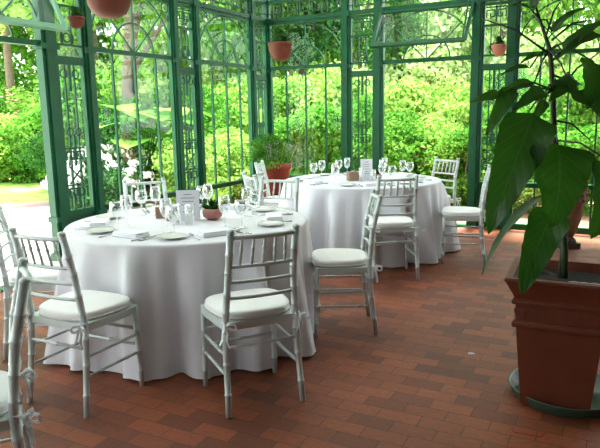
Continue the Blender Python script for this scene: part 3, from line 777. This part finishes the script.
# broad-leaved plants right outside the left window
def hosta(px, Y, s, label):
    e = empty('broad_leaf_plant', ((px-300)/F*Y, Y, GZ)); m = MB(); r = random.Random(int(px)); st = MB()
    for i in range(34):
        a = r.uniform(0, 2*pi); L = s*r.uniform(.35, .75); h = s*r.uniform(.5, 1.25); b = Vector((0,0,.02)); k = Vector((cos(a)*L*.6, sin(a)*L*.6, h)); t = k+Vector((cos(a)*L*.7, sin(a)*L*.7, -.08*s))
        st.tube([b, b.lerp(k, .6)+Vector((0,0,.1*s)), k], [.012,.009,.006], 5)
        q = Vector((-sin(a), cos(a), 0)); w = L*.36; vs = []; n = 6
        for j in range(n+1):
            u = j/n; c = k.lerp(t, u)+Vector((0,0,.05*s*sin(pi*u))); ww = w*sin(pi*min(1, u*.92+.06))**.7
            vs += [c-q*ww+Vector((0,0,.03*s)), c, c+q*ww+Vector((0,0,.03*s))]
        fs = []
        for j in range(n): fs += [(j*3, j*3+1, j*3+4, j*3+3), (j*3+1, j*3+2, j*3+5, j*3+4)]
        m.add(vs, fs, True)
    m.build('leaves', L_GREEN, e); st.build('stalks', M_STALK, e); return tag(e, label, 'plant')
hosta(104, 11.9, 1.5, 'broad-leaved plant close outside the left window nearest the doorway')
hosta(145, 11.2, 1.3, 'broad-leaved plant outside the left window, right of the tree trunk')
# white mophead hydrangeas among the dark leaves
def hydrangea(px, Y, h, w, label, n=26):
    e = empty('hydrangea', ((px-300)/F*Y, Y, GZ)); child('foliage', cached('b', 2, 'dark'), e, sc=(w, w, h)); child('stems', st_me, e, sc=(w, w, h))
    m = MB(); r = random.Random(int(px))
    for i in range(n):
        a = r.uniform(0, 2*pi); el = r.uniform(0, 1.3); c = Vector((.60*w*cos(a)*cos(el), .60*w*sin(a)*cos(el), h*(.40+.62*sin(el)))); R = r.uniform(.07, .12)
        for k in range(34):
            d = Vector((r.gauss(0,1), r.gauss(0,1), r.gauss(0,.55))); p = c+d*R*.6; q = d.orthogonal().normalized()*.028; t = d.cross(q)
            m.add([p+q, p+t, p-q, p-t], [(0,1,2,3)])
    m.build('flower_heads', L_WHITEF, e); return tag(e, label, 'shrub', 'white hydrangeas')
hydrangea(112, 10.6, 1.05, 1.35, 'dark shrub with big white flower heads outside the left window by the doorway', 34)
hydrangea(77, 10.4, .8, .75, 'dark shrub with big white flower heads behind the scrollwork panel', 30)

# ------------------------------------------------------------------ terracotta planter by the corner
e = empty('terracotta_planter', (-.33, 8.15, 0)); m = MB()
m.lathe([(0,0), (.14,0), (.15,.02), (.205,.74), (.222,.75), (.226,.82), (.21,.83), (.2,.82), (.195,.76), (0,.75)], 32); m.build('pot', M_TERRA2, e)
m = MB(); m.lathe([(0,.76), (.194,.76), (.19,.775), (0,.785)], 24); m.build('soil', M_SOIL, e)
fo = cached('b', 1, 'green'); child('foliage', fo, e, loc=(-.06,0,.74), sc=(.60,.60,.40))
fl = MB(); r = random.Random(9)
for i in range(60):
    a = r.uniform(0, 2*pi); rr = r.uniform(.05, .3); p = Vector((rr*cos(a), rr*sin(a), 1.06+.05*(1-rr/.3)+r.uniform(-.02,.02)))
    for k in range(5): b = 2*pi*k/5; fl.add([p, p+Vector((cos(b)*.014, sin(b)*.014, .005)), p+Vector((cos(b+.9)*.014, sin(b+.9)*.014, .005))], [(0,1,2)])
    fl.tube([p, p-Vector((rr*.3*cos(a), rr*.3*sin(a), .2))], .0015, 4)
fl.build('blossoms', L_WHITEF, e); tag(e, 'tall terracotta planter with white-flowering green bush in the corner', 'potted plant')

# ------------------------------------------------------------------ hanging baskets
def basket(px, py, Y, R, H, label, fol, m_=M_TERRA):
    b = at(px, py, Y); e = empty('hanging_pot', b); m = MB()
    m.lathe([(0,0), (R*.45,.0), (R*.78,H*.22), (R*.97,H*.6), (R,H*.9), (R*1.06,H*.92), (R*1.06,H*1.08), (R*.97,H*1.08), (R*.93,H*.9), (0,H*.85)], 28); m.build('bowl', m_, e)
    w = MB()
    for k in range(3): a = 2*pi*k/3+.4; w.tube([(R*cos(a), R*sin(a), H*1.05), (0,0,H+R*3.2)], .003, 5)
    w.tube([(0,0,H+R*3.2), (0,0,ZC-b.z)], .004, 5); w.build('hanger', M_WIRE, e)
    child('foliage', cached('b', 0, fol), e, loc=(0,0,H*.8), sc=(R*1.5,R*1.5,R*1.5)); 
    return tag(e, label, 'hanging pot', 'hanging terracotta pots')
basket(110, 17.5, 4.6, .152, .14, 'large terracotta bowl hanging at the top left above the near table', 'dark')
basket(280.5, 60.5, 8.0, .148, .20, 'round terracotta pot hanging in the corner beside the back window', 'dark', M_TERRA)
basket(499, 56, 7.4, .08, .12, 'small pinkish hanging pot in front of the panel right of back door', 'dark', mat('pale_terracotta', (.45,.17,.11), .7, var=.2))
basket(77, 28, 5.9, .075, .09, 'small dark terracotta pot hanging beside the scrollwork panel at top left', 'dark')

# ------------------------------------------------------------------ big square planter, saucer and plant
PC = Vector((1.285, 2.925, 0)); PY = radians(-25)
e = empty('plant_saucer', (1.345, 2.96, 0)); sc_ = MB()
sc_.lathe([(0,0), (.245,0), (.258,.008), (.272,.052), (.276,.056), (.270,.058), (.262,.052), (.248,.014), (0,.012)], 48); sc_.build('dish', M_SAUCER, e); tag(e, 'round dark green saucer on the brick floor under the square planter', 'saucer')
pe = empty('square_planter', (PC.x, PC.y, .013), PY)
def sq(m, h0, h1, z0, z1): 
    m.add([(i*h, j*h, z) for h, z in ((h0, z0), (h1, z1)) for i, j in ((-1,-1),(1,-1),(1,1),(-1,1))], [(3,2,1,0),(4,5,6,7),(0,1,5,4),(1,2,6,5),(2,3,7,6),(3,0,4,7)])
def sqring(m, prof, inner=True):
    vs = [(i*h, j*h, z) for h, z in prof for i, j in ((-1,-1),(1,-1),(1,1),(-1,1))]; fs = []
    for k in range(len(prof)-1):
        for q in range(4): q2 = (q+1) % 4; fs.append((k*4+q, k*4+q2, (k+1)*4+q2, (k+1)*4+q))
    fs.append((3,2,1,0)); fs.append(tuple((len(prof)-1)*4+q for q in range(4))); m.add(vs, fs)
m = MB(); sqring(m, [(.150,0), (.155,.005), (.190,.405), (.204,.410), (.209,.422), (.209,.432), (.203,.442), (.192,.447), (.194,.52), (.206,.524), (.213,.534), (.213,.544), (.206,.552), (.200,.556), (.238,.635), (.246,.645), (.244,.658), (.212,.658), (.203,.60), (.19,.585)])
pot = m.build('pot', M_TERRA, pe)
m = MB()
for s in range(4):
    R = Matrix.Rotation(s*pi/2, 4, 'Z')
    for k in range(9): m.box((-.16+.04*k, -.1945, .483), (.02, .018, .022), R)
[m.box((0, -.193, .483), (.39, .008, .034), Matrix.Rotation(k*pi/2, 4, 'Z')) for k in range(4)]
m.build('dentil_band', M_TERRA, pe)
m = MB(); m.slab([(-.195,-.195), (.195,-.195), (.195,.195), (-.195,.195)], .586, .612); m.build('soil', M_SOIL, pe)
m = MB(); r = random.Random(2)
for i in range(6):
    m.bar((.03+.022*i, -.08+.02*(i%2), .621), (.055+.022*i, -.08+.02*((i+1)%2), .621), .012, .008)
m.build('pale_twig', mat('wood_chips', (.45,.38,.25), .8), pe)
tag(pe, 'large square terracotta planter with dotted band, bottom right', 'planter')

pl = empty('broad_leaf_houseplant', (PC.x, PC.y, .62))
def loc_(v): return Vector(v) - Vector((PC.x, PC.y, .62))
stem_pts = [at(567, 288, 2.98), at(565, 250, 2.98), at(561, 200, 2.98), at(554, 140, 2.98), at(553, 90, 2.98), at(550, 50, 2.98), at(540, 20, 3.0), at(530, 8, 3.0)]
stem_pts[0] = Vector((PC.x+.02, PC.y+.03, .60))
m = MB(); m.tube([loc_(p) for p in stem_pts], [.017,.015,.014,.015,.013,.011,.007,.003], 10)
m.tube([loc_(stem_pts[0])+Vector((-.02,0,0)), loc_(at(562, 250, 3.0)), loc_(at(559, 200, 3.0))], [.012,.01,.006], 8)
for A, Bp in (((553,60),(600,22)), ((551,55),(480,18)), ((553,98),(600,52)), ((552,40),(592,20)), ((546,36),(560,2)), ((552,75),(575,95)), ((553,120),(590,140))):
    a = at(*A, 2.98); b = at(*Bp, 3.05); mid = a.lerp(b, .5)+Vector((0,0,.03)); m.tube([loc_(a), loc_(mid), loc_(b)], [.006,.005,.003], 6)
m.build('stem', M_STALK, pl)
def bigleaf(base, tip, w, nrm=(0,-1,.2), bend=.06, stalk=None, fold=.12, wav=.02):
    base = Vector(base); tip = Vector(tip); ax = (tip-base); L = ax.length; ax.normalize(); n_ = Vector(nrm); n_ = (n_-ax*n_.dot(ax)).normalized(); q = ax.cross(n_)
    nu, nv = 8, 16; vs = []; uv = []; r = random.Random(int(L*1e4))
    for j in range(nv+1):
        v = j/nv; ww = w*.5*min(1, (v/.09)**.5)*((1-v)**.55)*(1.06-.25*(v-.3)**2)*(1+.03*sin(v*40)) if 0 < v < 1 else 0.001
        c = base+ax*L*v+n_*(bend*4*v*(1-v))
        for i in range(nu+1):
            u = i/nu*2-1; e_ = wav*sin(v*19+u*2)*abs(u)*w*2
            vs.append(loc_(c+q*ww*u+n_*(-abs(u)*0+abs(u)**1.4*fold*ww*2+e_))); uv.append((i/nu, v))
    fs = [(j*(nu+1)+i, j*(nu+1)+i+1, (j+1)*(nu+1)+i+1, (j+1)*(nu+1)+i) for j in range(nv) for i in range(nu)]
    mb = MB(); mb.add(vs, fs, True); o = mb.build('leaf', L_BIG, pl)
    ul = o.data.uv_layers.new(name='UVMap')
    for lp in o.data.loops: ul.data[lp.index].uv = uv[lp.vertex_index]
    if stalk is not None:
        s = Vector(stalk); k = MB(); mid = s.lerp(base, .5)+Vector((0,0,.03)); k.tube([loc_(s), loc_(mid), loc_(base)], [.005,.0045,.004], 6); k.build('leaf_stalk', M_STALK, o)
    return o
S = stem_pts
LV = [ # base px, tip px, depths, width (m), normal, bend, stalk index
 ((558,144,2.80),(551,228,2.72),.30,(0,-1,.15),.05,3), ((534,114,2.85),(488,234,2.72),.25,(-.3,-.9,.3),.05,4),
 ((554,208,2.80),(521,294,2.68),.19,(-.3,-1,.1),-.04,2), ((541,196,2.88),(482,275,2.85),.06,(-.9,-.4,.3),.05,2),
 ((608,160,2.75),(590,240,2.7),.19,(.1,-1,.1),.05,3), ((594,62,2.8),(586,110,2.7),.17,(.1,-1,.2),.03,5), ((572,92,2.78),(628,150,2.65),.13,(.3,-.8,.5),.04,5),
 ((512,88,2.9),(486,136,2.85),.09,(-.2,-.9,.3),.03,4), ((534,84,2.95),(498,100,2.9),.08,(-.1,-.6,.8),.03,5),
 ((600,35,2.9),(556,60,2.85),.07,(0,-.6,.8),.03,5), ((563,52,2.9),(615,20,2.9),.07,(0,-.6,.8),.04,5),
 ((545,92,2.9),(512,112,2.8),.09,(.1,-.7,.7),.03,4), ((556,80,2.85),(578,100,2.8),.09,(0,-.9,.4),.03,4),
 ((574,78,2.95),(548,102,2.8),.09,(.2,-.8,.5),.03,4), ((545,56,3.0),(520,64,2.95),.05,(0,-.5,.8),.02,5), ((530,68,3.0),(500,76,2.95),.05,(0,-.5,.8),.02,5),
 ((532,10,3.0),(505,8,3.0),.04,(0,-.6,.8),.02,6), ((532,8,3.0),(546,-6,3.0),.05,(0,-.6,.8),.02,6), ((545,100,2.95),(530,124,2.95),.06,(0,-.9,.3),.02,4),
 ((552,32,3.0),(588,8,3.0),.05,(0,-.5,.8),.03,6), ((500,95,2.9),(470,104,2.9),.06,(0,-.8,.5),.02,4),
 ((524,118,2.98),(494,150,2.98),.09,(0,-.8,.5),.03,4)]
for b, t, w, n_, bd, si in LV: bigleaf(at(*b), at(*t), w, n_, bd, S[si] if si is not None else None)
tag(pl, 'tall houseplant with huge drooping dark green leaves in the square planter', 'plant')

# patterned urn behind the plant
e = empty('scale_pattern_urn', (2.86, 6.45, 0)); m = MB()
m.box((0,0,.03), (.2,.2,.06)); m.lathe([(.09,.06), (.08,.09), (.055,.12), (.06,.14)], 20); m.build('base', mat('dark_clay', (.05,.03,.02), .7, var=.3), e)
m = MB(); m.lathe([(0,.13), (.06,.13), (.085,.18), (.12,.30), (.15,.45), (.165,.60), (.16,.68), (.175,.72), (.16,.73), (.14,.70), (0,.68)], 28)
for j in range(9):
    z = .17+.058*j; rr = .065+.105*min(1, j/7)**.8
    for k in range(14):
        a = 2*pi*(k+(j % 2)*.5)/14; m.lathe([(0,-.026), (.016,-.01), (.018,.008), (0,.024)], 6, Matrix.Translation((rr*cos(a), rr*sin(a), z)) @ Matrix.Rotation(a, 4, 'Z') @ Matrix.Diagonal((.5,1,1,1)))
m.build('bowl', mat('brown_clay', (.22,.11,.06), .75, var=.35, scale=20), e); tag(e, 'brown urn with raised scale pattern on the floor behind the houseplant', 'urn')

# small marks on the floor
def floorpt(px, py):
    p1 = at(px, py, 1.0); d = p1-Vector((0,0,CH)); t = -CH/d.z; return Vector((0,0,CH))+d*t
m = MB(); P = [floorpt(512,428), floorpt(514,432), floorpt(540,437), floorpt(545,433)]
for a, b in zip(P[:-1], P[1:]): m.bar((a.x,a.y,.0015), (b.x,b.y,.0015), .008, .002)
tag(m.build('painted_mark', M_RED), 'thin red painted mark on the bricks below the green saucer', 'floor mark')
m = MB(); p = floorpt(471,354); m.slab([(-.02,-.008), (.01,-.014), (.024,.0), (.008,.012), (-.016,.01)], 0, .004); o = m.build('fallen_petal', L_WHITEF); o.location = (p.x, p.y, .001)
tag(o, 'small pale fallen petal on the brick floor left of the planter', 'petal')

# ------------------------------------------------------------------ light
w = D.worlds.new('world'); SC.world = w; w.use_nodes = True; N = w.node_tree; bg = N.nodes['Background']
tc = N.nodes.new('ShaderNodeTexCoord'); sp = N.nodes.new('ShaderNodeSeparateXYZ'); cr = N.nodes.new('ShaderNodeValToRGB')
N.links.new(tc.outputs['Generated'], sp.inputs[0]); N.links.new(sp.outputs[2], cr.inputs['Fac']); N.links.new(cr.outputs['Color'], bg.inputs['Color'])
cr.color_ramp.elements[0].color = (.95,.96,1,1); cr.color_ramp.elements[1].color = (.85,.92,1,1)
bg.inputs['Strength'].default_value = 4.0
sl = D.lights.new('sun', 'SUN'); so = D.objects.new('sun', sl); COL.objects.link(so); sl.energy = 19; sl.angle = radians(8); sl.color = (1,.95,.84)
so.rotation_euler = Vector((.10, .24, .96)).to_track_quat('Z', 'Y').to_euler()
vs = SC.view_settings; vs.view_transform = 'Standard'; vs.look = 'None'; vs.exposure = 0.62; vs.gamma = 1; vs.use_curve_mapping = False
